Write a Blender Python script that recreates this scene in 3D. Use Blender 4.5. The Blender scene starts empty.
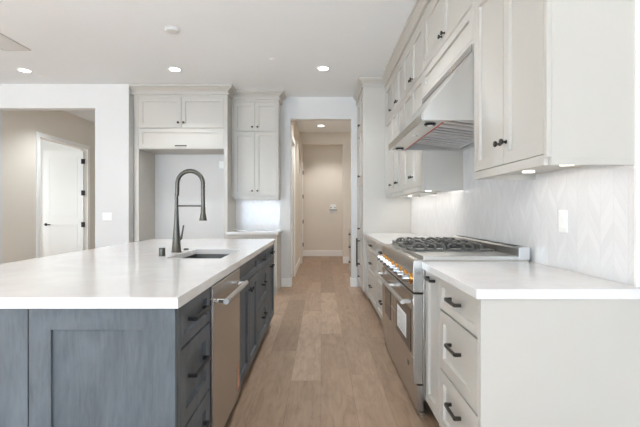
import bpy, bmesh, math, random
from mathutils import Vector, Matrix
random.seed(7)
SC = bpy.context.scene
COL = SC.collection
PI = math.pi
R90 = PI / 2

# ------------------------------------------------------------------ camera, world, big lights, exposure
cam_d = bpy.data.cameras.new('camera')
cam = bpy.data.objects.new('camera', cam_d); COL.objects.link(cam)
cam.location = (0, 0, 1.21); cam.rotation_euler = (R90, 0, 0)
cam_d.sensor_width = 36; cam_d.lens = 420 / 640 * 36
cam_d.shift_x = -1 / 640; cam_d.shift_y = -2 / 640
cam_d.clip_start = 0.05
SC.camera = cam

SC.view_settings.view_transform = 'Standard'
SC.view_settings.look = 'None'
SC.view_settings.gamma = 1
SC.view_settings.use_curve_mapping = False
SC.view_settings.exposure = 0.37
SC.cycles.diffuse_bounces = 10
SC.cycles.max_bounces = 16
SC.cycles.sample_clamp_indirect = 6

world = bpy.data.worlds.new('world'); SC.world = world
world.use_nodes = True
bg = world.node_tree.nodes['Background']
bg.inputs[0].default_value = (0.72, 0.84, 1.0, 1); bg.inputs[1].default_value = 1.0


def area(name, loc, rot, sx, sy, power, color=(1, 1, 1), spread=None):
    d = bpy.data.lights.new(name, 'AREA'); d.shape = 'RECTANGLE'
    d.size = sx; d.size_y = sy; d.energy = power; d.color = color
    if spread: d.spread = spread
    o = bpy.data.objects.new(name, d); COL.objects.link(o)
    o.location = loc; o.rotation_euler = rot
    return o


# lamps added at an unseen rear door and left window to supply daylight
area('added_door_daylight', (-2.4, -8.12, 1.30), (R90 + .10, 0, 0), 6.6, 2.4, 100, (0.66, 0.88, 1.14))
area('patio_uplight', (-2.4, -8.14, 1.10), (R90 + .95, 0, 0), 6.6, 2.2, 440, (0.72, 0.91, 1.10))  # added uplight aimed at the ceiling, standing in for ground bounce
area('side_uplight', (-10.14, 0.6, 1.40), (R90 + .85, 0, -R90), 5.6, 2.0, 30, (0.78, 0.94, 1.08))  # added uplight at the left window for ceiling and right-hand fronts
area('side_room_fill', (-6.9, 7.2, 1.5), (R90, 0, -R90 * .6), 1.6, 1.6, 33, (0.90, 0.96, 1.0))  # added fill brightening the open door; no window stands here


# ------------------------------------------------------------------ materials
def srgb(r, g, b):
    f = lambda c: (c / 255 / 12.92) if c / 255 <= 0.04045 else ((c / 255 + 0.055) / 1.055) ** 2.4
    return (f(r), f(g), f(b), 1)


class NT:
    def __init__(s, name):
        s.m = bpy.data.materials.new(name); s.m.use_nodes = True
        s.t = s.m.node_tree; s.n = s.t.nodes; s.l = s.t.links
        s.p = s.n['Principled BSDF']

    def node(s, kind, **kw):
        nd = s.n.new(kind)
        for k, v in kw.items(): setattr(nd, k, v)
        return nd

    def link(s, a, b): s.l.new(a, b)

    def math(s, op, a, b=None, c=None):
        nd = s.n.new('ShaderNodeMath'); nd.operation = op
        for i, v in enumerate((a, b, c)):
            if v is None: continue
            if isinstance(v, (int, float)): nd.inputs[i].default_value = v
            else: s.l.new(v, nd.inputs[i])
        return nd.outputs[0]

    def mix(s, fac, a, b, mode='MIX'):
        nd = s.n.new('ShaderNodeMix'); nd.data_type = 'RGBA'; nd.blend_type = mode
        for sock, v in ((nd.inputs[0], fac), (nd.inputs[6], a), (nd.inputs[7], b)):
            if isinstance(v, (int, float, tuple)): sock.default_value = v
            else: s.l.new(v, sock)
        return nd.outputs[2]

    def coords(s):
        return s.node('ShaderNodeTexCoord').outputs['Object']

    def xyz(s, v):
        nd = s.node('ShaderNodeSeparateXYZ'); s.link(v, nd.inputs[0]); return nd.outputs

    def comb(s, x, y, z):
        nd = s.node('ShaderNodeCombineXYZ')
        for i, v in enumerate((x, y, z)):
            if isinstance(v, (int, float)): nd.inputs[i].default_value = v
            else: s.l.new(v, nd.inputs[i])
        return nd.outputs[0]

    def noise(s, vec, scale, detail=3, rough=0.5, dist=0.0):
        nd = s.node('ShaderNodeTexNoise')
        nd.inputs['Scale'].default_value = scale; nd.inputs['Detail'].default_value = detail
        nd.inputs['Roughness'].default_value = rough; nd.inputs['Distortion'].default_value = dist
        s.link(vec, nd.inputs['Vector']); return nd.outputs['Fac']

    def mapping(s, vec, scale=(1, 1, 1), rot=(0, 0, 0)):
        nd = s.node('ShaderNodeMapping'); nd.inputs['Scale'].default_value = scale
        nd.inputs['Rotation'].default_value = rot
        s.link(vec, nd.inputs['Vector']); return nd.outputs[0]

    def bump(s, h, strength=0.2, dist=0.01):
        nd = s.node('ShaderNodeBump'); nd.inputs['Strength'].default_value = strength
        nd.inputs['Distance'].default_value = dist
        s.link(h, nd.inputs['Height']); s.link(nd.outputs[0], s.p.inputs['Normal'])

    def ramp(s, fac, stops):
        nd = s.node('ShaderNodeValToRGB'); e = nd.color_ramp.elements
        while len(e) < len(stops): e.new(0.5)
        for el, (p, c) in zip(e, stops): el.position = p; el.color = c
        s.link(fac, nd.inputs[0]); return nd.outputs[0]


def plain(name, col, rough=0.5, metal=0.0, spec=0.5, noise_amt=0.03, noise_scale=6, bump=0.0, bump_scale=300, coat=0.0):
    k = NT(name); c = k.coords()
    f = k.noise(c, noise_scale, 2)
    lo = tuple(x * (1 - noise_amt) for x in col[:3]) + (1,); hi = tuple(min(1, x * (1 + noise_amt)) for x in col[:3]) + (1,)
    k.link(k.mix(f, lo, hi), k.p.inputs['Base Color'])
    k.p.inputs['Roughness'].default_value = rough; k.p.inputs['Metallic'].default_value = metal
    k.p.inputs['Specular IOR Level'].default_value = spec
    k.p.inputs['Coat Weight'].default_value = coat
    if bump: k.bump(k.noise(c, bump_scale, 2), bump, 0.002)
    return k.m


def steel(name, col, rough=0.25, axis=1):
    k = NT(name); c = k.coords()
    sc = [45, 45, 45]; sc[axis] = 0.8
    f = k.noise(k.mapping(c, tuple(sc)), 1.0, 2)
    k.link(k.mix(f, tuple(x * 0.965 for x in col[:3]) + (1,), col), k.p.inputs['Base Color'])
    k.p.inputs['Metallic'].default_value = 1
    r = k.math('MULTIPLY_ADD', f, 0.06, rough - 0.03); k.link(r, k.p.inputs['Roughness'])
    return k.m


def emit(name, col, strength):
    k = NT(name)
    k.p.inputs['Base Color'].default_value = col
    k.p.inputs['Emission Color'].default_value = col; k.p.inputs['Emission Strength'].default_value = strength
    return k.m


def wood_floor():
    k = NT('oak_plank_floor'); x, y, z = k.xyz(k.coords())
    W, L = 0.215, 2.1
    row = k.math('FLOOR', k.math('DIVIDE', x, W))
    wn = k.node('ShaderNodeTexWhiteNoise', noise_dimensions='1D'); k.link(row, wn.inputs['W'])
    yo = k.math('MULTIPLY_ADD', wn.outputs['Value'], 7.3, y)
    pl = k.math('FLOOR', k.math('DIVIDE', yo, L))
    wn2 = k.node('ShaderNodeTexWhiteNoise', noise_dimensions='2D'); k.link(k.comb(row, pl, 0), wn2.inputs['Vector'])
    rnd = wn2.outputs['Value']
    gv = k.comb(k.math('MULTIPLY_ADD', rnd, 31.0, k.math('MULTIPLY', x, 7.0)), k.math('MULTIPLY_ADD', row, 3.7, k.math('MULTIPLY', y, 1.5)), rnd)
    g1 = k.noise(gv, 2.2, 6, 0.62, 1.3)
    gv2 = k.comb(k.math('MULTIPLY', x, 70.0), k.math('MULTIPLY_ADD', rnd, 9.0, k.math('MULTIPLY', y, 2.4)), rnd)
    g2 = k.noise(gv2, 1.0, 3, 0.6, 0.4)
    base = k.ramp(rnd, [(0.0, srgb(142, 119, 98)), (0.35, srgb(155, 130, 108)), (0.7, srgb(161, 136, 115)), (1.0, srgb(175, 151, 130))])
    grain = k.ramp(g1, [(0.32, (0.78, 0.75, 0.72, 1)), (0.52, (1.0, 1.0, 1.0, 1)), (0.70, (1.13, 1.13, 1.13, 1))])
    c = k.mix(1.0, base, grain, 'MULTIPLY')
    fine = k.ramp(g2, [(0.36, (0.78, 0.76, 0.74, 1)), (0.56, (1, 1, 1, 1))])
    c = k.mix(0.45, c, fine, 'MULTIPLY')
    fx = k.math('FRACT', k.math('DIVIDE', x, W)); fy = k.math('FRACT', k.math('DIVIDE', yo, L))
    dx = k.math('MULTIPLY', k.math('MINIMUM', fx, k.math('SUBTRACT', 1.0, fx)), W)
    dy = k.math('MULTIPLY', k.math('MINIMUM', fy, k.math('SUBTRACT', 1.0, fy)), L)
    gap = k.math('LESS_THAN', k.math('MINIMUM', dx, dy), 0.0016)
    c = k.mix(k.math('MULTIPLY', gap, 0.55), c, srgb(90, 72, 58))
    k.link(c, k.p.inputs['Base Color'])
    k.p.inputs['Roughness'].default_value = 0.42
    k.p.inputs['Specular IOR Level'].default_value = 0.4
    k.bump(k.math('SUBTRACT', k.math('MULTIPLY', g2, 0.25), gap), 0.25, 0.002)
    return k.m


def chevron_tile(name, axis):
    k = NT(name); o = k.xyz(k.coords()); u, v = o[axis], o[2]
    CW, H, S = 0.085, 0.062, 1.35
    uu = k.math('DIVIDE', u, CW); col = k.math('FLOOR', uu); fu = k.math('FRACT', uu)
    odd = k.math('MODULO', k.math('ABSOLUTE', col), 2.0)
    ramp_u = k.math('ABSOLUTE', k.math('SUBTRACT', fu, odd))
    vv = k.math('DIVIDE', k.math('SUBTRACT', v, k.math('MULTIPLY', ramp_u, CW * S)), H)
    row = k.math('FLOOR', vv); fv = k.math('FRACT', vv)
    wn = k.node('ShaderNodeTexWhiteNoise', noise_dimensions='2D'); k.link(k.comb(col, row, 0), wn.inputs['Vector'])
    rnd = wn.outputs['Value']
    du = k.math('MULTIPLY', k.math('MINIMUM', fu, k.math('SUBTRACT', 1.0, fu)), CW)
    dv = k.math('MULTIPLY', k.math('MINIMUM', fv, k.math('SUBTRACT', 1.0, fv)), H)
    d = k.math('MINIMUM', du, dv)
    grout = k.math('LESS_THAN', d, 0.0014)
    edge = k.math('SMOOTH_MIN', k.math('DIVIDE', d, 0.006), 1.0, 0.2)
    c = k.mix(rnd, srgb(227, 226, 226), srgb(234, 233, 233))
    c = k.mix(k.math('MULTIPLY', grout, 0.5), c, srgb(220, 219, 216))
    k.link(c, k.p.inputs['Base Color'])
    k.p.inputs['Roughness'].default_value = 0.13
    wav = k.noise(k.coords(), 26, 2)
    tilt = k.math('MULTIPLY', k.math('SUBTRACT', rnd, 0.5), k.math('MULTIPLY', k.math('SUBTRACT', fu, 0.5), 1.6))
    h = k.math('ADD', k.math('MULTIPLY_ADD', wav, 0.9, tilt), edge)
    k.bump(h, 0.16, 0.003)
    return k.m


def stained_wood(name, dark, light, rough):
    k = NT(name); c = k.coords()
    f = k.noise(k.mapping(c, (70, 70, 9)), 1.0, 4, 0.6, 0.6)
    g = k.noise(k.mapping(c, (6, 6, 2.5)), 1.0, 4, 0.6, 1.0)
    f2 = k.math('ADD', k.math('MULTIPLY', f, 0.35), k.math('MULTIPLY', g, 0.65))
    k.link(k.ramp(f2, [(0.32, dark), (0.68, light)]), k.p.inputs['Base Color'])
    k.p.inputs['Roughness'].default_value = rough
    k.p.inputs['Specular IOR Level'].default_value = 0.2
    k.bump(f, 0.06, 0.002)
    return k.m


def quartz():
    k = NT('white_quartz'); c = k.coords()
    f = k.noise(c, 3.0, 5, 0.6, 1.2)
    k.link(k.ramp(f, [(0.35, srgb(222, 219, 217)), (0.6, srgb(228, 226, 224))]), k.p.inputs['Base Color'])
    k.p.inputs['Roughness'].default_value = 0.11
    return k.m


M = {}
M['wall'] = plain('white_wall_paint', srgb(222, 221, 219), 0.7, spec=0.3, noise_amt=0.01, bump=0.08, bump_scale=120)
M['hall'] = plain('greige_hall_paint', srgb(226, 219, 208), 0.75, spec=0.3, noise_amt=0.012, bump=0.08, bump_scale=120)
M['ceil'] = plain('ceiling_paint', srgb(244, 247, 249), 0.85, spec=0.2, noise_amt=0.008, bump=0.1, bump_scale=90)
M['trim'] = plain('white_trim_paint', srgb(244, 243, 240), 0.4, noise_amt=0.01)
M['cab'] = plain('greige_cabinet_paint', srgb(193, 189, 181.5), 0.38, noise_amt=0.012)
M['navy'] = stained_wood('slate_stained_maple', srgb(77, 81, 86), srgb(102, 108, 113), 0.42)
M['toe'] = plain('dark_toe_kick', srgb(44, 42, 42), 0.6)
M['floor'] = wood_floor()
M['quartz'] = quartz()
M['tile_r'] = chevron_tile('white_chevron_tile_side', 1)
M['tile_b'] = chevron_tile('white_chevron_tile_back', 0)
M['steel'] = steel('brushed_steel', (0.52, 0.50, 0.47, 1), 0.26, 1)
M['steel_x'] = steel('brushed_steel_cross', (0.60, 0.585, 0.56, 1), 0.30, 0)
M['chrome'] = plain('chrome', (0.82, 0.82, 0.82, 1), 0.1, 1.0, noise_amt=0.0)
M['knob'] = plain('polished_steel_knob', (0.36, 0.36, 0.37, 1), 0.22, 1.0, noise_amt=0.0)
M['amber_glint'] = plain('amber_glint', srgb(226, 160, 70), 0.22, 1.0, noise_amt=0.02)  # amber reflection around the range knobs put into the bezel colour
M['bronze'] = plain('dark_bronze', srgb(70, 66, 60), 0.38, 0.85, noise_amt=0.05)
M['gun'] = plain('gunmetal', srgb(92, 89, 83), 0.32, 0.95, noise_amt=0.03)
M['black'] = plain('black_metal', srgb(36, 36, 36), 0.4, 0.3)
M['iron'] = plain('cast_iron', srgb(96, 94, 90), 0.5, 0.2, noise_amt=0.1, bump=0.2, bump_scale=200)
M['glass_dark'] = plain('dark_oven_glass', srgb(30, 26, 23), 0.06, 0.0, spec=0.3)
M['sink'] = steel('sink_steel', (0.16, 0.157, 0.15, 1), 0.42, 0)
M['paper'] = plain('white_paper', srgb(236, 236, 234), 0.8)
M['ink'] = plain('grey_print', srgb(170, 170, 168), 0.8)
M['plate'] = plain('white_plastic', srgb(246, 246, 244), 0.35, noise_amt=0.0)
M['orange'] = plain('orange_print', srgb(196, 124, 80), 0.6)
M['baffle'] = plain('satin_baffle_steel', (0.78, 0.77, 0.76, 1), 0.35, 0.4, noise_amt=0.0)
M['film'] = plain('pale_grey_print', srgb(176, 168, 160), 0.5)
M['vent'] = plain('vent_grey_white', srgb(214, 214, 212), 0.5)
M['red'] = plain('red_film', srgb(190, 60, 48), 0.4)
M['lens'] = emit('lamp_lens', (1.0, 0.96, 0.90, 1), 6.0)
M['led'] = emit('led_strip', (1.0, 0.95, 0.87, 1), 1.6)


# ------------------------------------------------------------------ mesh helpers
class MB:
    def __init__(s): s.b = bmesh.new()

    def box(s, x0, x1, y0, y1, z0, z1):
        m = Matrix.Translation(((x0 + x1) / 2, (y0 + y1) / 2, (z0 + z1) / 2)) @ Matrix.Diagonal((abs(x1 - x0), abs(y1 - y0), abs(z1 - z0), 1))
        bmesh.ops.create_cube(s.b, size=1, matrix=m); return s

    def prism(s, pts, a0, a1, axis='y'):
        """closed outline in the plane across an axis, extruded along it"""
        def P(p, a):
            return {'y': (p[0], a, p[1]), 'x': (a, p[0], p[1]), 'z': (p[0], p[1], a)}[axis]
        v0 = [s.b.verts.new(P(p, a0)) for p in pts]; v1 = [s.b.verts.new(P(p, a1)) for p in pts]
        n = len(pts)
        s.b.faces.new(v0); s.b.faces.new(v1[::-1])
        for i in range(n): s.b.faces.new((v0[i], v1[i], v1[(i + 1) % n], v0[(i + 1) % n]))
        bmesh.ops.recalc_face_normals(s.b, faces=s.b.faces); return s

    def lathe(s, prof, origin=(0, 0, 0), axis=(0, 0, 1), n=20):
        """profile of (radius, height) pairs along an axis"""
        q = Vector((0, 0, 1)).rotation_difference(Vector(axis)); o = Vector(origin)
        rings = []
        for r, h in prof:
            if r < 1e-6: rings.append([s.b.verts.new(o + q @ Vector((0, 0, h)))])
            else: rings.append([s.b.verts.new(o + q @ Vector((r * math.cos(2 * PI * i / n), r * math.sin(2 * PI * i / n), h))) for i in range(n)])
        for a, b in zip(rings, rings[1:]):
            if len(a) == 1 and len(b) == 1: continue
            for i in range(n):
                j = (i + 1) % n
                if len(a) == 1: s.b.faces.new((a[0], b[j], b[i]))
                elif len(b) == 1: s.b.faces.new((a[i], a[j], b[0]))
                else: s.b.faces.new((a[i], a[j], b[j], b[i]))
        if len(rings[0]) > 1: s.b.faces.new(rings[0][::-1])
        if len(rings[-1]) > 1: s.b.faces.new(rings[-1])
        bmesh.ops.recalc_face_normals(s.b, faces=s.b.faces); return s

    def tube(s, pts, rad, n=12):
        pts = [Vector(p) for p in pts]
        rads = rad if isinstance(rad, (list, tuple)) else [rad] * len(pts)
        rings = []; up = None
        for i, p in enumerate(pts):
            t = (pts[min(i + 1, len(pts) - 1)] - pts[max(i - 1, 0)]).normalized()
            if up is None:
                up = t.orthogonal().normalized()
            else:
                up = (up - t * up.dot(t)).normalized()
            w = t.cross(up)
            rings.append([s.b.verts.new(p + rads[i] * (math.cos(2 * PI * k / n) * up + math.sin(2 * PI * k / n) * w)) for k in range(n)])
        for a, b in zip(rings, rings[1:]):
            for k in range(n): s.b.faces.new((a[k], a[(k + 1) % n], b[(k + 1) % n], b[k]))
        s.b.faces.new(rings[0][::-1]); s.b.faces.new(rings[-1])
        bmesh.ops.recalc_face_normals(s.b, faces=s.b.faces); return s

    def shaker(s, x0, x1, z0, z1, y0, y1, rail, deep=0.009):
        """front board facing -y with a recessed centre panel, one closed shell"""
        pv = lambda x, z, y: s.b.verts.new((x, y, z))
        rect = lambda x0, x1, z0, z1, y: [pv(x0, z0, y), pv(x1, z0, y), pv(x1, z1, y), pv(x0, z1, y)]
        back = rect(x0, x1, z0, z1, y1); front = rect(x0, x1, z0, z1, y0)
        inn = rect(x0 + rail, x1 - rail, z0 + rail, z1 - rail, y0)
        e = 0.0012
        rec = rect(x0 + rail + e, x1 - rail - e, z0 + rail + e, z1 - rail - e, y0 + deep)
        s.b.faces.new(back[::-1])
        for a, b in ((back, front), (front, inn), (inn, rec)):
            for i in range(4): s.b.faces.new((a[i], a[(i + 1) % 4], b[(i + 1) % 4], b[i]))
        s.b.faces.new(rec)
        bmesh.ops.recalc_face_normals(s.b, faces=s.b.faces); return s

    def build(s, name, mat, parent=None, bevel=0.0, smooth=False, segs=2):
        me = bpy.data.meshes.new(name); s.b.to_mesh(me); s.b.free()
        o = bpy.data.objects.new(name, me); COL.objects.link(o)
        me.materials.append(M[mat] if isinstance(mat, str) else mat)
        if smooth:
            for p in me.polygons: p.use_smooth = True
            me.set_sharp_from_angle(angle=math.radians(35))
        if bevel:
            md = o.modifiers.new('bevel', 'BEVEL'); md.width = bevel; md.segments = segs
            md.limit_method = 'ANGLE'; md.angle_limit = math.radians(40); md.harden_normals = False
        if parent is not None: o.parent = parent
        return o


def tag(o, label, cat, group=None, kind=None):
    o['label'] = label; o['category'] = cat
    if group: o['group'] = group
    if kind: o['kind'] = kind
    return o


def empty(name, label, cat, loc=(0, 0, 0), rz=0, group=None):
    o = bpy.data.objects.new(name, None); COL.objects.link(o); o.empty_display_size = 0.1
    o.location = loc; o.rotation_euler = (0, 0, rz)
    return tag(o, label, cat, group)


def struct(name, mb, mat, label, cat, bevel=0.0):
    o = mb.build(name, mat, None, bevel); return tag(o, label, cat, kind='structure')


def copy_tree(o, parent=None):
    c = o.copy(); COL.objects.link(c)
    if parent is not None: c.parent = parent
    for ch in list(o.children): copy_tree(ch, c)
    return c


def box(*a): return MB().box(*a)


# ------------------------------------------------------------------ room shell
CEIL = 3.05
YB = 6.75        # wall behind the buffet and the alcove
XR = 1.25        # right-hand wall
XL = -10.0
YK = -8.0
floor = struct('floor', box(XL - .3, 2.4, YK - .3, 12.0, -0.1, 0), 'floor', 'brown grey oak plank floor running down the aisle and into the hallway', 'floor')
struct('ceiling', box(XL - .3, 2.4, YK - .3, 12.0, CEIL, CEIL + .1), 'ceil', 'flat pale grey ceiling with recessed lights', 'ceiling')
struct('wall_right', box(XR, XR + .12, YK, YB, 0, CEIL), 'wall', 'white wall behind the range and the right hand cabinets', 'wall')

# wall with the hallway opening
mb = MB()
mb.prism([(-2.775, 0), (-0.49, 0), (-0.49, 2.70), (0.49, 2.70), (0.49, 0), (XR, 0), (XR, CEIL), (-2.775, CEIL)], YB, YB + .13, 'y')
struct('wall_back', mb, 'wall', 'white wall with the cased hallway opening', 'wall')
# wall on the left with the wide opening
mb = MB()
mb.prism([(-4.70, 2.70), (-3.26, 2.70), (-3.26, 0), (-2.775, 0), (-2.775, CEIL), (XL, CEIL), (XL, 0), (-4.70, 0)], 6.06, 6.20, 'y')
struct('wall_left', mb, 'wall', 'white wall with a wide opening left of the refrigerator cabinet', 'wall')
struct('wall_alcove_return', box(-2.895, -2.775, 6.20, 10.0, 0, CEIL), 'wall', 'short white wall between the side passage and the refrigerator alcove', 'wall')
# unseen rear and far-left walls; window openings added for the daylight lamps
mb = MB()
mb.prism([(XL, 0), (-5.7, 0), (-5.7, 2.5), (0.9, 2.5), (0.9, 0), (XR, 0), (XR, CEIL), (XL, CEIL)], YK - .14, YK, 'y')
struct('wall_rear', mb, 'wall', 'white wall with the added patio door opening', 'wall')
mb = MB()
f = [(YK, 0), (6.06, 0), (6.06, CEIL), (YK, CEIL)]
mb.prism([(YK, 0), (6.06, 0), (6.06, CEIL), (YK, CEIL), (YK, 2.65), (3.4, 2.65), (3.4, 0.45), (-2.2, 0.45), (-2.2, 2.649), (YK, 2.649)], XL - .14, XL, 'x')
struct('wall_great_room', mb, 'wall', 'white side wall of the great room with an added wide window', 'wall')
w = MB()
for x in (-5.66, -4.05, -2.4, -0.75, 0.86): w.box(x - .04, x + .04, YK - .1, YK - .04, 0, 2.5)
w.box(-5.7, 0.9, YK - .1, YK - .04, 2.42, 2.5)
struct('window_1', w, 'black', 'dark framed unseen patio door opening added for daylight', 'window')
w = MB()
for y in (-2.16, -.3, 1.5, 3.36): w.box(XL - .1, XL - .04, y - .04, y + .04, .45, 2.65)
w.box(XL - .1, XL - .04, -2.2, 3.4, 2.57, 2.65).box(XL - .1, XL - .04, -2.2, 3.4, .45, .53)
struct('window_2', w, 'black', 'dark framed unseen great room side window added for daylight', 'window')

# side passage with its door
mb = MB()
mb.prism([(6.20, 0), (7.0, 0), (7.0, 2.455), (8.43, 2.455), (8.43, 0), (10.0, 0), (10.0, CEIL), (6.20, CEIL)], -4.82, -4.70, 'x')
struct('wall_passage', mb, 'hall', 'pale grey passage wall with a white cased doorway', 'wall')
struct('wall_passage_end', box(-4.82, -2.775, 10.0, 10.12, 0, CEIL), 'hall', 'pale wall closing the side passage', 'wall')
mb = MB()
mb.prism([(6.925, 0), (7.0, 0), (7.0, 2.455), (8.43, 2.455), (8.43, 0), (8.505, 0), (8.505, 2.53), (6.925, 2.53)], -4.70, -4.678, 'x')
struct('trim_1', mb, 'trim', 'white casing around the side passage doorway', 'door casing', 0.003)
struct('wall_side_room_far', box(-7.2, -4.82, 9.6, 9.72, 0, CEIL), 'trim', 'white far wall of the room behind the open door', 'wall')
struct('wall_side_room_left', box(-7.32, -7.2, 6.2, 9.72, 0, CEIL), 'trim', 'white side wall of the room behind the open door', 'wall')

# open white door leaf
d = empty('door_1', 'white two panel door standing open in the side passage', 'door', (-4.752, 8.40, 0.02)); d['kind'] = 'structure'
mb = MB(); Wd, Hd = 0.805, 2.39
mb.box(-Wd, 0, -.012, .02, 0, Hd)
lf = mb.build('door_leaf', 'trim', d, 0.001)
for i, (a, b) in enumerate(((0.12, 0.95), (1.07, Hd - .12))):
    MB().shaker(-Wd + .11, -.11, a, b, -.016, -.0121, 0.03, 0.003).build('door_panel', 'trim', d)
for z in (0.25, 0.93, 1.56, 2.19):
    box(-.035, .04, -.019, -.013, z - .05, z + .05).build('hinge', 'black', d)
hd = MB().lathe([(0.028, 0), (0.028, .008), (.01, .01), (.01, .045)], (-Wd + .065, -.012, .93), (0, -1, 0)).build('door_handle', 'black', d, smooth=True)
MB().box(-Wd + .055, -Wd + .17, -.058, -.042, .92, .94).build('lever', 'black', hd, 0.003)

# hallway
mb = MB()
mb.prism([(6.88, 0), (7.0, 0), (7.0, 2.44), (7.80, 2.44), (7.80, 0), (10.1, 0), (10.1, 2.44), (11.2, 2.44), (11.2, 0), (11.37, 0), (11.37, CEIL), (6.88, CEIL)], -0.62, -0.50, 'x')
struct('wall_hallway_left', mb, 'hall', 'beige left wall of the hallway with two doorways', 'wall')
struct('wall_hallway_right', box(1.15, 1.27, 6.88, 11.37, 0, CEIL), 'hall', 'beige right wall of the hallway', 'wall')
struct('wall_hallway_end', box(-0.62, 1.27, 11.37, 11.49, 0, CEIL), 'hall', 'beige end wall of the hallway', 'wall')
mb = MB()
mb.prism([(-.50, 0), (-.44, 0), (-.44, 2.78), (.51, 2.78), (.51, 0), (1.15, 0), (1.15, CEIL), (-.50, CEIL)], 9.8, 9.92, 'y')
struct('wall_hallway_header', mb, 'hall', 'beige dropped header framing the end of the hallway', 'wall')
for n, (a, b) in enumerate(((7.0, 7.8), (10.1, 11.2))):
    c = MB().prism([(a - .08, 0), (a, 0), (a, 2.44), (b, 2.44), (b, 0), (b + .08, 0), (b + .08, 2.52), (a - .08, 2.52)], -0.50, -0.48, 'x')
    struct('trim_%d' % (n + 2), c, 'trim', ('white casing of the doorway just inside the hallway', 'white casing of the doorway at the hallway end')[n], 'door casing', .003)
    d = empty('door_%d' % (n + 2), ('white closed door just inside the hallway on the left', 'white closed door with dark hinges at the hallway end')[n], 'door', (-0.52, a, 0)); d['kind'] = 'structure'
    box(-.04, 0, .004, b - a - .004, .01, 2.435).build('door_leaf', 'trim', d)
    for z in ((.33, .94, 1.61, 2.245) if n else ()):
        MB().lathe([(.011, -.05), (.011, .05)], (0.042, b - a - .0, z), n=10).build('hinge', 'black', d)

# baseboards
BB = 0.14
struct('baseboard_back', MB().box(-0.635, -0.49, YB - .016, YB, 0, BB).box(-.49, -.474, YB - .016, YB + .13, 0, BB), 'trim', 'white baseboard at the left side of the hallway opening', 'baseboard', .003)
struct('baseboard_opening_right', MB().box(.49, .575, YB - .016, YB, 0, BB).box(.474, .49, YB - .016, YB + .13, 0, BB), 'trim', 'white baseboard at the right side of the hallway opening', 'baseboard', .003)
struct('baseboard_hallway_left', box(-.50, -.484, 7.88, 9.8, 0, BB), 'trim', 'white baseboard along the left hallway wall', 'baseboard', .003)
struct('baseboard_hallway_end', box(-.50, 1.15, 11.354, 11.37, 0, .16), 'trim', 'white baseboard along the hallway end wall', 'baseboard', .003)
struct('baseboard_hallway_header', box(.51, 1.15, 9.784, 9.8, 0, .16), 'trim', 'white baseboard below the right side of the hallway header', 'baseboard', .003)

# tiled backsplashes
TS = 0.008
struct('wall_backsplash_right', box(XR - TS, XR, 1.66, 5.80, .915, 2.2), 'tile_r', 'glossy white chevron tile backsplash behind the range', 'backsplash')
struct('wall_backsplash_back', box(-1.368, -.66, YB - TS, YB, .915, 1.42), 'tile_b', 'glossy white chevron tile backsplash above the buffet counter', 'backsplash')
struct('trim_4', box(XR - .013, XR, 1.648, 1.66, .915, 2.2), 'trim', 'white edge strip ending the tile backsplash', 'trim')


# crown mouldings
def sweep(path, prof):
    mb = MB(); P = [Vector(p) for p in path]; n = len(P)
    rings = []
    for i, p in enumerate(P):
        dirs = []
        if i > 0: dirs.append((P[i] - P[i - 1]).normalized())
        if i < n - 1: dirs.append((P[i + 1] - P[i]).normalized())
        ns = [Vector((-d.y, d.x)) for d in dirs]
        m = ns[0] if len(ns) == 1 else (ns[0] + ns[1]) / (1 + ns[0].dot(ns[1]))
        rings.append([mb.b.verts.new((p.x + m.x * o, p.y + m.y * o, z)) for o, z in prof])
    for a, b in zip(rings, rings[1:]):
        for k in range(len(prof)): mb.b.faces.new((a[k], a[(k + 1) % len(prof)], b[(k + 1) % len(prof)], b[k]))
    mb.b.faces.new(rings[0]); mb.b.faces.new(rings[-1][::-1])
    bmesh.ops.recalc_face_normals(mb.b, faces=mb.b.faces); return mb


CROWN = [(0.0005, 2.925), (.020, 2.925), (.020, 2.945), (.005, 2.950), (.005, 2.972), (.012, 2.976), (.024, 2.992), (.046, 3.010), (.046, 3.018), (.062, 3.022), (.062, 3.0495), (0.0005, 3.0495)]
tag(sweep([(XR, 1.656), (.89, 1.656), (.89, 5.80), (.58, 5.80), (.58, YB)], CROWN).build('trim_5', 'cab'),
    'greige crown moulding along the ceiling above the right hand cabinets', 'crown moulding', kind='structure')
tag(sweep([(-.65, YB), (-.65, 6.42), (-1.37, 6.42), (-1.37, 6.15), (-2.774, 6.15)], [(o * 1.4, 3.0495 - (3.0495 - z) * 1.06) for o, z in CROWN]).build('trim_6', 'cab'),
    'greige crown moulding stepping around the refrigerator cabinet and buffet cabinet', 'crown moulding', kind='structure')


# ------------------------------------------------------------------ cabinet kit (local: x along the front, front faces -y)
def bar_pull(parent, x, z, length, vertical=False, y=0.0, mat='bronze', reach=0.034, r=0.0055):
    h = length / 2; mb = MB()
    if vertical:
        mb.tube([(x, y - reach, z - h), (x, y - reach, z + h)], r, 10)
        for s in (-1, 1): mb.tube([(x, y, z + s * h * .82), (x, y - reach, z + s * h * .82)], r * .9, 10)
    else:
        # slim flat bar whose ends turn back to the front
        t = 0.006
        pts = [(-h + .002, 0), (-h, -reach + .006), (-h + .006, -reach), (h - .006, -reach), (h, -reach + .006), (h - .002, 0), (h - .014, 0), (h - .016, -reach + t * 1.7), (-h + .016, -reach + t * 1.7), (-h + .014, 0)]
        mb.prism([(x + p[0], y + p[1]) for p in pts], z - .0075, z + .0075, 'z')
    return mb.build('handle', mat, parent, 0.0015)


def knob(parent, x, z, y=0.0, mat='bronze', s=1.0):
    pr = [(.010, 0), (.010, .003), (.0055, .006), (.0055, .014), (.010, .018), (.0145, .022), (.0155, .027), (.0135, .031), (0, .0325)]
    return MB().lathe([(r * s, h * s) for r, h in pr], (x, y, z), (0, -1, 0), 16).build('knob', mat, parent, smooth=True)


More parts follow.
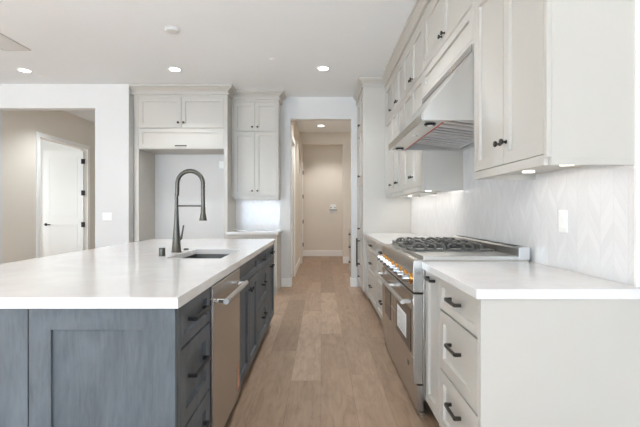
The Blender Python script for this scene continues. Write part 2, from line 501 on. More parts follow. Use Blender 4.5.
def cabinet(name, label, cat, loc, rz, w, depth, z0, z1, fronts, mat='cab', toe=None, group=None, fy=0.0,
            frame=(0, 0, 0, 0), rails=(), hw='bronze', side=None, bar_r=None):
    """fronts: (kind, x0, x1, z0, z1, pull); frame: widths of the left / right stile, bottom / top rail shown flush with the doors"""
    root = empty(name, label, cat, loc, rz, group)
    e = 0.0006
    box(e, w - e, 0.021, depth, z0, z1).build('carcass', mat, root)
    l, r, b, t = frame
    ff = MB(); has = False
    if not (b or t or rails):
        if l: box(e, l, 0, .0205, z0, z1).build('stile', mat, root, 0.0008)
        if r: box(w - r, w - e, 0, .0205, z0, z1).build('stile', mat, root, 0.0008)
        l = r = 0
    if l: ff.box(e, l, 0, .0205, z0, z1); has = True
    if r: ff.box(w - r, w - e, 0, .0205, z0, z1); has = True
    if b: ff.box(l, w - r, 0, .0205, z0, z0 + b); has = True
    if t: ff.box(l, w - r, 0, .0205, z1 - t, z1); has = True
    for ra, rb in rails: ff.box(l, w - r, 0, .0205, ra, rb); has = True
    if has: ff.build('face_frame', mat, root, 0.0008)
    else: ff.b.free()
    g = 0.0030
    for kind, x0, x1, a, c, pull in fronts:
        rail = 0.057
        if kind == 'slab':
            f = box(x0 + g, x1 - g, 0, .0205, a + g, c - g).build('drawer', mat, root, 0.0012)
        else:
            if c - a < 0.2: rail = 0.038
            f = MB().shaker(x0 + g, x1 - g, a + g, c - g, 0, .0205, rail, .015).build(kind, mat, root, 0.0010)
        for pl in (pull if isinstance(pull, list) else [pull]):
            if pl is None: continue
            if pl[0] == 'knob': knob(f, pl[1], pl[2], mat=hw)
            elif pl[0] == 'bar': bar_pull(f, pl[1], pl[2], pl[3], mat=hw)
            elif pl[0] == 'vbar': bar_pull(f, pl[1], pl[2], pl[3], True, mat=hw, reach=.045, r=.008)
    if toe:
        box(0.002, w - .002, toe, depth, 0.0, z0 - .0005).build('toe_kick', 'toe' if mat == 'navy' else mat, root)
    return root


ZU = 1.395    # underside of wall cabinets
UF = (0, 0, 0, 0)
UPPER_RAILS = [(ZU, 1.437), (2.423, 2.432), (2.882, 3.045)]


def upper(name, label, y_far, y_near, lower_pulls=True, single=False, near_panel=False):
    w = y_near * -1 + y_far; w = abs(w); st = 0.022; m = w / 2
    fr = []
    for a, c, kz in ((1.437, 2.423, 1.545), (2.432, 2.882, 2.495)):
        if single:
            fr.append(('door', st, w - st, a, c, ('knob', w - st - .03, kz)))
        else:
            fr.append(('door', st, m, a, c, ('knob', m - .034, kz)))
            fr.append(('door', m, w - st, a, c, ('knob', m + .034, kz)))
    c = cabinet(name, label, 'wall cabinet', (.89, y_far, 0), -R90, w, XR - .89 - .0005 - TS, ZU + .03, 3.045, fr, 'cab', frame=(st, st, 0, 0), rails=UPPER_RAILS)
    # light rail below the box and sides reaching down to it
    for a in (.001, w - .018): box(a, a + .017, .021, XR - .89 - TS - .0005, ZU, ZU + .0295).build('light_rail', 'cab', c)
    for px_ in (w * .28, w * .72):
        MB().lathe([(.03, .0295), (.03, .021), (0, .021)], (px_, .21, ZU), n=20).build('under_cabinet_lamp', 'led', c, smooth=True)
    return c


upper('wall_cabinet', 'greige double door wall cabinet nearest the camera, right of the steel hood', 2.448, 1.656)
upper('wall_cabinet', 'greige double door wall cabinet just beyond the steel hood', 4.55, 3.665)
upper('wall_cabinet', 'greige double door wall cabinet second beyond the hood, before the corner one', 5.28, 4.5505)
upper('wall_cabinet', 'narrow single door wall cabinet against the tall pantry', 5.799, 5.2805, single=True)
for (a, b, pw) in ((1.70, 2.40, .38), (3.72, 4.5, .9), (4.6, 5.7, 1.4)):
    area('under_cabinet_glow', (1.12, (a + b) / 2, ZU + .015), (0, 0, 0), .03, b - a, pw, (1.0, .95, .88))

# cabinet over the hood
w = 3.6645 - 2.4485
cabinet('hood_cabinet', 'greige cabinet with two small doors and a flap panel above the steel hood', 'wall cabinet', (.89, 3.6645, 0), -R90, w, XR - .8905 - TS, 2.192, 3.045,
        [('door', .022, w / 2, 2.432, 2.882, ('knob', w / 2 - .034, 2.495)), ('door', w / 2, w - .022, 2.432, 2.882, ('knob', w / 2 + .034, 2.495)),
         ('panel', .022, w - .022, 2.222, 2.423, None)], frame=(.022, .022, 0, 0), rails=[(2.192, 2.222), (2.423, 2.432), (2.882, 3.045)])

# tall pantry
w = YB - .001 - 5.80; m = w / 2; st = .03
fr = []
for a, c, kz in ((2.432, 2.882, 2.495), (1.665, 2.423, 1.735), (.885, 1.655, .955)):
    fr.append(('door', st, m, a, c, ('knob', m - .034, kz))); fr.append(('door', m, w - st, a, c, ('knob', m + .034, kz)))
fr.append(('door', st, m, .385, .875, ('vbar', m - .045, .60, .42))); fr.append(('door', m, w - st, .385, .875, ('vbar', m + .045, .60, .42)))
fr.append(('drawer', st, w - st, .115, .375, ('knob', m, .243)))
cabinet('pantry_cabinet', 'tall greige pantry cabinet with stacked doors beside the hallway opening', 'tall cabinet', (.58, YB - .001, 0), -R90, w, XR - .5805, .105, 3.045, fr,
        frame=(st, st, 0, 0), rails=[(.105, .115), (.375, .385), (.875, .885), (1.655, 1.665), (2.423, 2.432), (2.882, 3.045)], toe=.07)

# base cabinets on the right (front plane x = .61)
FX = .61
BZ0, BZ1 = .105, .876
DR = ((.715, .872, .80), (.413, .711, .585), (.11, .409, .307))


def drawer_bank(label, y_far, y_near, length=.15, fx=FX, st=.012):
    w = y_far - y_near
    fr = [('drawer', st, w - st, a, c, ('bar', w / 2, hz, length)) for a, c, hz in DR]
    return cabinet('drawer_cabinet', label, 'base cabinet', (fx, y_far, 0), -R90, w, XR - fx - .001, BZ0, BZ1, fr, toe=.07, frame=(st, st, 0, 0))


drawer_bank('greige three drawer base cabinet at the near end of the right counter', 2.17, 1.625)
w = 2.4585 - 2.1705
cabinet('pullout_cabinet', 'narrow greige pull-out base cabinet squeezed between range and near drawers', 'base cabinet', (FX, 2.4585, 0), -R90, w, XR - FX - .001, BZ0, BZ1,
        [('door', .006, w - .004, .11, .872, ('bar', w / 2 + .01, .838, .14))], toe=.07)
drawer_bank('greige three drawer base cabinet just beyond the range', 4.62, 3.712)
drawer_bank('greige three drawer base cabinet in the far corner by the pantry', 5.52, 4.6205)
cabinet('corner_filler', 'plain greige corner filler between far drawers and tall pantry', 'base cabinet', (FX, 5.799, 0), -R90, 5.799 - 5.5205, XR - FX - .001, BZ0, BZ1,
        [('panel', .003, 5.799 - 5.5205 - .003, .11, .872, None)], toe=.07)
tag(box(FX + .0005, XR - .001, 1.606, 1.6245, 0, .876).build('end_panel', 'cab', None, .001), 'flat greige end panel closing the near end of the right hand cabinets', 'panel')

# right hand worktops
tag(box(.59, XR - TS - .0005, 1.593, 2.457, .8765, .915).build('countertop', 'quartz', None, .002), 'white quartz countertop on the near drawers, right of the range', 'countertop')
tag(box(.59, XR - TS - .0005, 3.712, 5.798, .8765, .915).build('countertop', 'quartz', None, .002), 'white quartz countertop between the range and the tall pantry', 'countertop')

# ------------------------------------------------------------------ range hood
hood = empty('range_hood', 'stainless steel wall hood with baffle filters hanging above the range', 'range hood', (0, 2.451, 1.743))
HL = 3.662 - 2.451
hz = lambda z: z - 1.743
out = [(.597, 0), (.597, hz(1.79)), (.885, hz(2.147)), (.885, hz(2.19)), (XR - TS - .001, hz(2.19)), (XR - TS - .001, 0)]
# shell with an open cavity on the underside
mb = MB()
cav = [(.735, 0), (.735, hz(1.835)), (1.20, hz(1.79)), (1.20, 0)]
sec = out[:5] + [out[5]] + [cav[3], cav[2], cav[1], cav[0]]
mb.prism(sec, .03, HL - .03, 'y')
mb.build('canopy', 'steel_x', hood)
for a, b in ((0, .0298), (HL - .0298, HL)):
    MB().prism(out, a, b, 'y').build('end_panel', 'steel_x', hood)
MB().box(.587, .5968, 0, HL, hz(1.743), hz(1.79)).build('front_lip', 'steel', hood, .002)
MB().box(.879, .8848, .004, HL - .004, hz(2.150), hz(2.189)).build('top_band', 'steel', hood)
nf = 3; fw = (HL - .07) / nf
for i in range(nf):
    y0 = .035 + i * fw + .003; y1 = y0 + fw - .006
    zs = lambda x: hz(1.808) + (x - .75) / (1.19 - .75) * (hz(1.750) - hz(1.808))
    fmb = MB()
    fmb.prism([(.75, zs(.75)), (.775, zs(.775)), (.775, zs(.775) + .012), (.75, zs(.75) + .012)], y0, y1, 'y')
    fmb.prism([(1.165, zs(1.165)), (1.19, zs(1.19)), (1.19, zs(1.19) + .012), (1.165, zs(1.165) + .012)], y0, y1, 'y')
    for a, b in ((y0, y0 + .015), (y1 - .015, y1)):
        fmb.prism([(.75, zs(.75)), (1.19, zs(1.19)), (1.19, zs(1.19) + .012), (.75, zs(.75) + .012)], a, b, 'y')
    nb = 4; pit = (y1 - y0 - .03) / nb
    for k in range(nb):
        a = y0 + .015 + k * pit + .006
        fmb.prism([(.77, zs(.77) + .002), (1.17, zs(1.17) + .002), (1.17, zs(1.17) + .010), (.77, zs(.77) + .010)], a, a + pit - .044, 'y')
    flt = fmb.build('baffle_filter', 'baffle', hood)
    MB().prism([(.76, zs(.76) + .0125), (1.185, zs(1.185) + .0125), (1.185, zs(1.185) + .014), (.76, zs(.76) + .014)], y0, y1, 'y').build('filter_backing', 'black', flt)
MB().box(.722, .7335, .05, HL - .05, -.0016, -.0003).build('protective_film', 'red', hood)
for y in (.10, HL - .13):
    lm = MB().lathe([(.034, 0), (.036, -.003), (.030, -.012), (.0, -.012)], (.662, y, 0), n=20).build('lamp', 'black', hood, smooth=True)
    MB().lathe([(.018, -.0122), (.017, -.014), (0, -.015)], (.662, y, 0), n=16).build('bulb', 'plate', lm, smooth=True)
MB().lathe([(.022, 0), (.022, -.008), (0, -.008)], (.66, HL * .42, 0), n=18).build('fan_switch', 'steel_x', hood, smooth=True)

# ------------------------------------------------------------------ range
RY0, RY1 = 2.462, 3.708
RL = RY1 - RY0
rg = empty('gas_range', 'wide stainless gas range with double ovens set into the right counter', 'range', (0, RY0, 0))
box(.60, 1.22, 0, RL, .10, .925).build('body', 'steel', rg, .002)
# rounded landing ledge / control housing
hs = [(.60, .925), (.60, .735), (.541, .735), (.541, .915), (.552, .926)]
hs_o = MB().prism(hs, .0, RL, 'y').build('control_panel', 'steel', rg, .003)
nk = 8
for i in range(nk):
    y = .075 + i * (RL - .15) / (nk - 1)
    kn = MB().lathe([(.034, 0), (.034, .006), (.029, .010), (.0, .010)], (.541, y, .808), (-1, 0, 0), 20).build('knob_bezel', 'amber_glint', hs_o, smooth=True)
    MB().lathe([(.024, .0102), (.024, .020), (.021, .026), (.021, .048), (.019, .052), (0, .052)], (.541, y, .808), (-1, 0, 0), 20).build('knob', 'knob', hs_o, smooth=True)
# kick and feet
box(.565, .60, .005, RL - .005, .035, .185).build('kick_panel', 'steel', rg, .002)
for y in (.04, RL - .04):
    for x in (.60, 1.15):
        MB().lathe([(.02, 0), (.02, .02), (.014, .024), (.014, .1)], (x, y, 0), n=14).build('foot', 'steel', rg, smooth=True)
# oven doors: a = near edge, b = far edge along the front
for a, b, wa, wb in ((.003, .655, .065, .565), (.661, RL - .003, .80, 1.08)):
    dr = box(.541, .599, a, b, .195, .725).build('oven_door', 'steel', rg, .004)
    MB().box(.5385, .5409, wa, wb, .365, .62).build('window', 'glass_dark', dr)
    hd = MB().tube([(.482, a + .02, .675), (.482, b - .02, .675)], .0135, 14).build('handle', 'steel_x', dr, smooth=True)
    for y in (a + .045, b - .045):
        MB().box(.484, .541, y - .014, y + .014, .663, .687).build('bracket', 'chrome', hd, .004)
MB().box(.5392, .5408, .13, .165, .262, .29).build('badge', 'black', rg)
# top: griddle plate at the near end, burner pan with grates, back guard
MB().box(.60, 1.16, .0, .305, .9255, .947).build('griddle_cover', 'steel_x', rg, .003)
pan = box(.62, 1.16, .31, RL - .01, .9255, .932).build('burner_pan', 'steel_x', rg)
cw = (RL - .01 - .315) / 3
for i in range(3):
    y0 = .315 + i * cw
    for x in (.76, 1.02):
        MB().lathe([(.055, 0), (.055, .006), (.04, .008), (.042, .018), (.03, .022), (0, .022)], (x, y0 + cw / 2, .932), n=20).build('burner', 'iron', rg, smooth=True)
    g = MB(); P0, T = .958, .984
    a, b = y0 + .004, y0 + cw - .004
    for x in (.635, 1.135): g.box(x - .009, x + .009, a, b, P0 - .014, P0)
    for y in (a + .009, b - .009): g.box(.626, 1.144, y - .008, y + .008, P0 - .014, P0 + .0005)
    for k, x in enumerate((.70, .76, .82, .95, 1.01, 1.07)):
        # raised fingers reaching in from both long sides towards the burner
        for yy, d_ in ((a + .009, 1), (b - .009, -1)):
            r_ = .13 if k in (1, 4) else .15
            g.tube([(x, yy, P0 - .004), (x, yy + d_ * .012, T - .006), (x, yy + d_ * .03, T), (x, yy + d_ * r_, T), (x, yy + d_ * (r_ + .012), T - .012)], [.010, .010, .0085, .0075, .006], 6)
    for x, d_ in ((.635, 1), (1.135, -1), (.885, 1), (.885, -1)):
        ym = (a + b) / 2
        g.tube([(x, ym, P0 - .004), (x + d_ * .012, ym, T - .006), (x + d_ * .03, ym, T), (x + d_ * .085, ym, T), (x + d_ * .095, ym, T - .012)], [.010, .010, .0085, .0075, .006], 6)
    g.box(.877, .893, a, b, P0 - .014, P0 + .001)
    for x in (.640, 1.13):
        for y in (a + .012, b - .012): g.lathe([(.012, .932), (.010, P0 - .01)], (x, y, 0), n=8)
    g.build('grate', 'iron', rg, .002)
bgd = MB().prism([(1.16, .9255), (1.225, .9255), (1.225, 1.0), (1.175, 1.0), (1.16, .992)], .0, RL, 'y').build('back_guard', 'steel_x', rg, .002)
for i in range(5):
    y = .08 + i * (RL - .1) / 5
    box(1.172, 1.212, y, y + .19, .9995, 1.0012).build('vent_slot', 'black', bgd)

# sheet of paper taped inside the large oven window
sh = empty('paper_sheet', 'white printed sheet taped on the large oven door window', 'paper', (.5372, RY0 + .19, .41))
box(0, .0008, 0, .315, 0, .15).build('sheet', 'paper', sh)
pr = MB()
for k in range(8): pr.box(-.0004, -.0001, .025, .29 - (k % 3) * .05, .018 + k * .015, .022 + k * .015)
pr.build('print_lines', 'ink', sh)

# ------------------------------------------------------------------ island
IX = -.503; IY0, IY1 = 1.455, 4.50
HW = 'black'


def island_unit(label, y0, y1, fronts, name, depth=.60, st=.0, cat='base cabinet', frame=None):
    w = y1 - y0
    return cabinet(name, label, cat, (IX, y0 + .0005, 0), R90, w - .001, depth, BZ0, BZ1, fronts, 'navy', toe=.06, hw=HW, frame=frame or (0, 0, 0, 0))


def dbank(w, l=.012, r=.012, length=.13):
    return [('drawer', l, w - r, a, c, ('bar', w / 2, hz_ + .004, length + .02)) for a, c, hz_ in DR]


# near drawer bank 1.475-1.905, dishwasher 1.91-2.535, sink base, drawers, end unit
island_unit('dark slate three drawer island cabinet at the near corner beside the dishwasher', 1.475, 1.905, dbank(.43, .03, .012, .19), 'drawer_cabinet', frame=(.03, .012, 0, 0))
w = 3.345 - 2.54
island_unit('dark slate double door sink cabinet in the island, beyond the dishwasher', 2.54, 3.345,
            [('panel', .03, w - .012, .735, .872, None), ('door', .03, w / 2, .11, .731, ('knob', w / 2 - .035, .665)), ('door', w / 2, w - .012, .11, .731, ('knob', w / 2 + .035, .665))],
            'sink_cabinet', depth=.08, frame=(.03, .012, 0, 0))
island_unit('dark slate three drawer island cabinet just beyond the sink doors', 3.345, 3.94, dbank(.595, length=.16), 'drawer_cabinet', frame=(.012, .012, 0, 0))
w = 4.50 - 3.94
island_unit('dark slate island cabinet at the far end with one drawer over a door', 3.94, 4.50,
            [('drawer', .012, w - .012, .715, .872, ('bar', w / 2, .80, .15)), ('door', .012, w - .012, .11, .711, ('bar', w / 2, .665, .15))], 'island_cabinet', frame=(.012, .012, 0, 0))
tag(box(-1.52, IX - .605, 1.476, 4.50, 0, .876).build('back_cabinet', 'navy', None, .001), 'dark slate rear body of the island below the seating overhang', 'base cabinet')
# near end of the island: framed panel at the right, wider panel at the left
ep = empty('end_panel', 'slate stained framed end panel at the near right corner of the island', 'panel', (-1.012, 1.4545, 0))
MB().shaker(0, .5075, .0, .8755, 0, .0195, .076, .010).build('panel', 'navy', ep, .001)
ep = empty('end_panel', 'slate stained plain end panel cut by the left photo edge', 'panel', (-1.62, 1.4545, 0))
box(0, .604, 0, .0195, .0, .8755).build('panel', 'navy', ep, .001)

# worktop with the sink cutout
X0, X1, Y0, Y1 = -1.80, -.49, 1.439, 4.52
SX0, SX1, SY0, SY1 = -.985, -.63, 2.64, 3.29
mb = MB()
def ring(z): return [mb.b.verts.new((x, y, z)) for x, y in ((X0, Y0), (X1, Y0), (X1, Y1), (X0, Y1))], [mb.b.verts.new((x, y, z)) for x, y in ((SX0, SY0), (SX1, SY0), (SX1, SY1), (SX0, SY1))]
(to, ti), (bo, bi) = ring(.915), ring(.8765)
for i in range(4):
    j = (i + 1) % 4
    mb.b.faces.new((to[i], to[j], ti[j], ti[i])); mb.b.faces.new((bo[j], bo[i], bi[i], bi[j]))
    mb.b.faces.new((bo[i], bo[j], to[j], to[i])); mb.b.faces.new((ti[i], ti[j], bi[j], bi[i]))
bmesh.ops.recalc_face_normals(mb.b, faces=mb.b.faces)
tag(mb.build('countertop', 'quartz', None, .002), 'large white quartz countertop covering the kitchen island', 'countertop')

# undermount sink
sk = empty('sink', 'rectangular steel undermount sink cut into the island countertop', 'sink', ((SX0 + SX1) / 2, (SY0 + SY1) / 2, .66))
a, b = (SX1 - SX0) / 2 + .004, (SY1 - SY0) / 2 + .004
mb = MB(); t = .004
def rect(x, y, z): return [mb.b.verts.new(p) for p in ((-x, -y, z), (x, -y, z), (x, y, z), (-x, y, z))]
L = [rect(a + .02, b + .02, .2155), rect(a, b, .2155), rect(a - .012, b - .012, .012), rect(a - .03, b - .03, .004)]
L2 = [rect(a - .03, b - .03, 0), rect(a - .012 + t, b - .012 + t, .01), rect(a + t, b + t, .2115), rect(a + .02, b + .02, .2115)]
seq = L + L2
for p, q in zip(seq, seq[1:]):
    if p is L[3] and q is L2[0]: continue
    for i in range(4): mb.b.faces.new((p[i], p[(i + 1) % 4], q[(i + 1) % 4], q[i]))
for i in range(4): mb.b.faces.new((L[0][i], L[0][(i + 1) % 4], L2[3][(i + 1) % 4], L2[3][i]))
mb.b.faces.new(L[3]); mb.b.faces.new(L2[0][::-1])
bmesh.ops.recalc_face_normals(mb.b, faces=mb.b.faces)
mb.build('basin', 'sink', sk)
MB().lathe([(.045, .0045), (.045, .0065), (.03, .005), (0, .005)], (0, 0, 0), n=20).build('drain', 'chrome', sk, smooth=True)

# faucet
fc = empty('kitchen_faucet', 'tall gunmetal pull-down arch faucet standing behind the island sink', 'faucet', (-1.053, 3.06, .915))
MB().lathe([(.037, 0), (.037, .006), (.034, .01), (.027, .09), (.019, .20), (.0145, .30), (.0125, .40), (.0125, .43)], (0, 0, 0), n=24).build('body', 'gun', fc, smooth=True)
RA = .0935
arc = [(.004, 0, .41), (.006, 0, .46)] + [(.006 + RA - RA * math.cos(t), 0, .497 + RA * math.sin(t)) for t in [PI * i / 18 for i in range(19)]] + [(.006 + 2 * RA, 0, .44), (.006 + 2 * RA + .001, 0, .345), (.006 + 2 * RA + .001, 0, .32)]
MB().tube(arc, .0145, 14).build('spout', 'gun', fc, smooth=True)
# coil around the hose
coil = []
for i in range(241):
    s_ = i / 240 * (len(arc) - 2) ; k = int(min(s_, len(arc) - 3)); u = s_ - k
    p = Vector(arc[k]).lerp(Vector(arc[k + 1]), u); tg = (Vector(arc[k + 1]) - Vector(arc[k])).normalized()
    nrm = Vector((-tg.z, 0, tg.x)); ph = i * 2 * PI / 6
    coil.append(p + .0155 * (math.cos(ph) * nrm + math.sin(ph) * Vector((0, 1, 0))))
MB().tube(coil, .0018, 5).build('spring', 'gun', fc, smooth=True)
hx = .006 + 2 * RA + .001
MB().lathe([(.013, .33), (.016, .325), (.017, .29), (.027, .236), (.0285, .229), (0, .229)], (hx, 0, 0), n=20).build('spray_head', 'gun', fc, smooth=True)
MB().tube([(.0, 0, .336), (hx, 0, .336)], .0065, 10).build('docking_arm', 'gun', fc, smooth=True)
MB().tube([(.012, 0, .085), (.034, 0, .10), (.040, 0, .125), (.052, 0, .195)], [.010, .010, .0065, .0055], 10).build('lever', 'gun', fc, smooth=True)
tag(MB().lathe([(.024, 0), (.024, .003), (.021, .004), (.021, .052), (.018, .056), (0, .056)], (-1.054, 2.785, .915), n=22).build('air_gap', 'gun', smooth=True),
    'short gunmetal air gap cylinder in front of the faucet on the island', 'air gap')
tag(MB().lathe([(.021, 0), (.021, .004), (.017, .006), (.017, .012), (0, .013)], (-1.04, 3.24, .915), n=20).build('disposal_button', 'gun', smooth=True),
    'small round gunmetal disposal button beside the faucet base', 'button')

# dishwasher
dw = empty('dishwasher', 'stainless dishwasher with bar handle built into the island', 'dishwasher', (-.49, 1.910, 0))
DL = .626
box(-.55, -.026, .004, DL - .004, .10, .874).build('tub', 'black', dw)
dd = box(-.025, 0, .004, DL - .004, .115, .868).build('door', 'steel', dw, .004)
hdl = MB().tube([(.048, .045, .79), (.048, DL - .045, .79)], .013, 16).build('handle', 'steel_x', dd, smooth=True)
for y in (.065, DL - .065): MB().box(0, .048, y - .012, y + .012, .780, .80).build('bracket', 'chrome', hdl, .004)
box(-.08, -.05, .004, DL - .004, 0, .099).build('toe_kick', 'toe', dw)
s2 = MB(); ry, rz = DL - .075, .165
s2.prism([(ry, .160), (ry + .058, .160), (ry + .058, .300), (ry, .300)], .0001, .0006, 'x')
st_ = s2.build('sticker', 'orange', dd)
s3 = MB()
for k in range(6):
    z = .166 + k * .022
    s3.prism([(ry + .004, z), (ry + .054, z + .010), (ry + .054, z + .017), (ry + .004, z + .007)], .0007, .0010, 'x')
s3.build('stripes', 'film', st_)

# ------------------------------------------------------------------ refrigerator surround
fs = empty('refrigerator_cabinet', 'tall greige surround cabinet over the empty refrigerator alcove', 'tall cabinet', (-2.72, 6.15, 0))
W = 1.35; D = YB - 6.15 - .001; P = .052
box(0, P, 0, D, 0, 2.125).build('side_panel', 'cab', fs, .001)
box(W - P, W, 0, D, 0, 2.125).build('side_panel', 'cab', fs, .001)
box(0.001, W - .001, .021, D, 2.1255, 3.045).build('carcass', 'cab', fs)
ff = MB().box(0, .045, 0, .0205, 2.1255, 3.045).box(W - .05, W, 0, .0205, 2.1255, 3.045).box(.045, W - .05, 0, .0205, 2.885, 3.045).box(.045, W - .05, 0, .0205, 2.427, 2.436).box(.045, W - .05, 0, .0205, 2.1255, 2.134)
ff.build('face_frame', 'cab', fs, .001)
g = .003; m = W / 2 - .002
for a, b, kx in ((.045, m, m - .04), (m, W - .05, m + .04)):
    dr = MB().shaker(a + g, b - g, 2.436 + g, 2.885 - g, 0, .0205, .06, .013).build('door', 'cab', fs, .001)
    knob(dr, kx, 2.51, mat='bronze', s=1.15)
dr = MB().shaker(.045 + g, W - .05 - g, 2.134 + g, 2.427 - g, 0, .0205, .06, .013).build('flap_door', 'cab', fs, .001)
bar_pull(dr, m, 2.17, .17, mat='bronze')
box(-.052, -.001, .05, .09, 0, 3.045).build('filler_strip', 'cab', fs)

# buffet: wall cabinet, base cabinet, worktop
w = .718; m = w / 2
fr = []
for a, c, kz in ((1.445, 2.427, 1.525), (2.438, 2.88, 2.50)):
    fr.append(('door', .032, m, a, c, ('knob', m - .04, kz))); fr.append(('door', m, w - .022, a, c, ('knob', m + .04, kz)))
bu = cabinet('buffet_wall_cabinet', 'greige stacked door wall cabinet above the small buffet counter', 'wall cabinet', (-1.3685, 6.42, 0), 0, w, YB - 6.42 - .009, 1.43, 3.045, fr,
             frame=(.032, .022, 0, 0), rails=[(1.395, 1.445), (2.427, 2.438), (2.88, 3.045)])
box(w - .02, w - .001, .021, YB - 6.42 - .009, 1.395, 1.4295).build('light_rail', 'cab', bu)
for px_ in (w * .28, w * .72): MB().lathe([(.03, 1.4295), (.03, 1.421), (0, 1.421)], (px_, .19, 0), n=20).build('under_cabinet_lamp', 'led', bu, smooth=True)
area('buffet_glow', (-1.01, 6.60, 1.412), (0, 0, 0), .6, .03, .25, (1.0, .95, .88))
w = .728; m = w / 2
cabinet('buffet_cabinet', 'greige base cabinet of the small buffet beside the hallway opening', 'base cabinet', (-1.3685, 6.08, 0), 0, w, YB - 6.08 - .001, BZ0, BZ1,
        [('drawer', .02, m, .715, .872, ('bar', m / 2, .80, .13)), ('drawer', m, w - .02, .715, .872, ('bar', m * 1.5, .80, .13)),
         ('door', .02, m, .11, .711, ('knob', m - .035, .64)), ('door', m, w - .02, .11, .711, ('knob', m + .035, .64))], frame=(.02, .02, 0, 0), toe=.06)
tag(box(-1.3685, -.618, 6.052, YB - TS - .0005, .8765, .915).build('countertop', 'quartz', None, .002), 'small white quartz countertop on the buffet by the hallway', 'countertop')
# hall drawers
cabinet('hall_cabinet', 'low greige drawer cabinet inside the hallway on the right', 'base cabinet', (.53, 8.0, 0), -R90, .85, .60, BZ0, .90,
        [('drawer', .01, .84, a, c, ('bar', .42, hz_, .15)) for a, c, hz_ in ((.66, .89, .80), (.39, .655, .57), (.11, .385, .30))], toe=.06)

# ------------------------------------------------------------------ plates, lights, ceiling things
def plate(name, label, cat, loc, rz, w, h, rockers):
    r = empty(name, label, cat, loc, rz)
    box(-w / 2, w / 2, -.006, 0, -h / 2, h / 2).build('cover_plate', 'plate', r, .002)
    n = rockers; cw = .046
    for i in range(n):
        x = (i - (n - 1) / 2) * cw
        box(x - .016, x + .016, -.009, -.0061, -.034, .034).build('rocker', 'plate', r, .001)
    return r


plate('light_switch', 'white double rocker switch on the wall left of the refrigerator cabinet', 'switch', (-3.085, 6.0595, 1.138), 0, .135, .115, 2)
plate('wall_outlet', 'white outlet plate on the tile backsplash right of the range', 'outlet', (XR - TS - .0005, 2.15, 1.160), -R90, .075, .118, 1)
plate('wall_outlet', 'white outlet plate high on the back of the refrigerator alcove', 'outlet', (-1.60, YB - .0005, 1.96), 0, .075, .115, 1)
br = empty('wall_bracket', 'white wall bracket with two dark pegs on the hallway end wall', 'bracket', (.325, 11.3695, 1.27))
box(-.075, .075, -.012, 0, -.10, .13).build('backplate', 'plate', br, .004)
for s in (-1, 1): MB().lathe([(.014, 0), (.014, .04), (0, .042)], (s * .05, -.012, .045), (0, -1, 0), 12).build('peg', 'black', br, smooth=True)
box(-.10, .10, -.05, -.0121, -.025, -.008).build('rail', 'gun', br, .002)

# recessed lights
def can(loc):
    r = empty('recessed_light', '', 'ceiling light', loc, 0, 'recessed ceiling lights')
    MB().lathe([(.0665, -.0005), (.088, -.0005), (.088, -.004), (.080, -.008), (.0665, -.009)], (0, 0, 0), n=28).build('trim_ring', 'plate', r, smooth=True)
    MB().lathe([(.066, -.0005), (.066, -.0098), (.05, -.0108), (0, -.0112)], (0, 0, 0), n=28).build('lens', 'lens', r, smooth=True)
    return r


spots = [((-3.85, 5.46), 'lit recessed ceiling light at the far left near the air vent', 8),
         ((-1.885, 5.42), 'lit recessed ceiling light in front of the refrigerator cabinet', 52),
         ((.03, 5.385), 'lit recessed ceiling light in front of the hallway opening', 50),
         ((0.0, 8.98), 'lit recessed ceiling light inside the hallway', 44),
         ((0.0, 7.45), 'added unseen hallway light above the cased opening', 68),
         ((0.2, 10.6), 'added unseen light between hallway header and hallway end wall', 58),
         ((-3.9, 6.95), 'added unseen light in the side passage above its door', 98)]  # this one and the two hall lights above are added, out of view
for gx, colm in ((-3.85, 'left of the island'), (-1.885, 'over the island'), (.03, 'over the aisle')):  # unseen row added to brighten floor and aisle
    spots.append(((gx, 3.2), 'added unseen fill light of the near ceiling row, ' + colm, {-3.85: 14, -1.885: 26, .03: 104}[gx]))
for gx, colm in ((-4.2, 'middle'), (-6.2, 'outer'), (-8.2, 'window')):  # unseen lamps added and overpowered to supply bounce light
    for gy, row in ((-5.2, 'by the patio door'), (-2.6, 'behind the camera'), (0.0, 'beside the camera')):
        spots.append(((gx, gy), 'added unseen great room fill light %s, %s column' % (row, colm), 3300 if gy < -1 else 600))
c0 = None
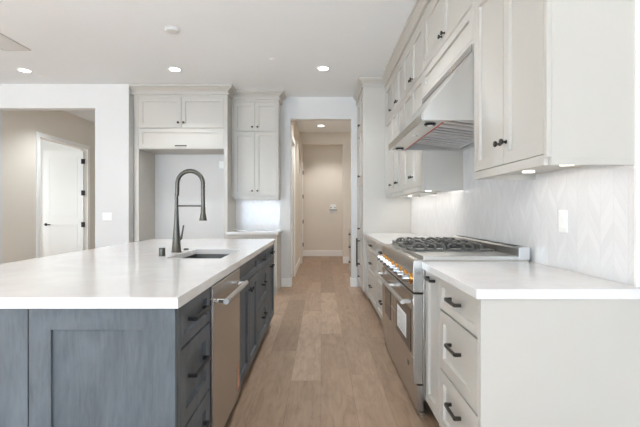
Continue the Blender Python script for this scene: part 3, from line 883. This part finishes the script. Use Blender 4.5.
for (x, y), lab, watt in spots:
    r = can((x, y, CEIL)) if c0 is None else copy_tree(c0)
    c0 = c0 or r
    r.location = (x, y, CEIL); r['label'] = lab
    dl = bpy.data.lights.new('recessed_lamp', 'SPOT'); dl.energy = watt; dl.spot_size = math.radians(125); dl.spot_blend = .7
    dl.shadow_soft_size = .055; dl.color = (.69, .94, 1.20) if watt > 400 else ((1.0, .97, .95) if y > 6.8 and x > -2 else (.91, .97, 1.02))
    lo = bpy.data.objects.new('recessed_lamp', dl); COL.objects.link(lo); lo.location = (x, y, CEIL - .02)

v = empty('air_vent', 'white rectangular louvred air vent in the ceiling at top left', 'vent', (-3.46, 4.49, CEIL))
vf = MB().box(-.16, .16, -.295, -.265, -.012, -.0005).box(-.16, .16, .265, .295, -.012, -.0005).box(-.16, -.13, -.265, .265, -.012, -.0005).box(.13, .16, -.265, .265, -.012, -.0005)
vf.build('frame', 'vent', v, .002)
ls = MB()
for k in range(12):
    y = -.262 + k * .0445
    ls.prism([(y, -.003), (y + .036, -.011), (y + .036, -.013), (y, -.005)], -.13, .13, 'x')
ls.build('louvres', 'vent', v)
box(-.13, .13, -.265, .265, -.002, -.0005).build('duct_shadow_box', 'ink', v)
sd = empty('smoke_detector', 'round white smoke detector on the ceiling above the island', 'smoke detector', (-1.50, 4.23, CEIL))
MB().lathe([(.07, -.0005), (.07, -.018), (.062, -.030), (.03, -.036), (0, -.036)], n=28).build('housing', 'vent', sd, smooth=True)
MB().lathe([(.072, -.0005), (.076, -.008), (.072, -.012)], n=28).build('base_ring', 'vent', sd, smooth=True)
for (x, y), lab in (((-.586, 5.08), 'small white sprinkler cover on the ceiling left of the hallway light'), ((-3.78, 5.69), 'small white sprinkler cover on the ceiling beside the far left light')):
    tag(MB().lathe([(.042, -.0005), (.042, -.006), (.036, -.009), (0, -.009)], (x, y, CEIL), n=24).build('sprinkler_cover', 'plate', smooth=True), lab, 'sprinkler')

for o in list(COL.objects):
    k = o.name.split('.')[0]
    gname = {'wall_cabinet': 'wall cabinets along the right wall', 'drawer_cabinet': 'three drawer base cabinets', 'sprinkler_cover': 'ceiling sprinkler covers',
             'countertop': 'white quartz countertops', 'end_panel': 'cabinet end panels', 'wall_outlet': 'wall outlets'}.get(k)
    if gname and o.parent is None and 'category' in o and o.get('kind') is None: o['group'] = gname
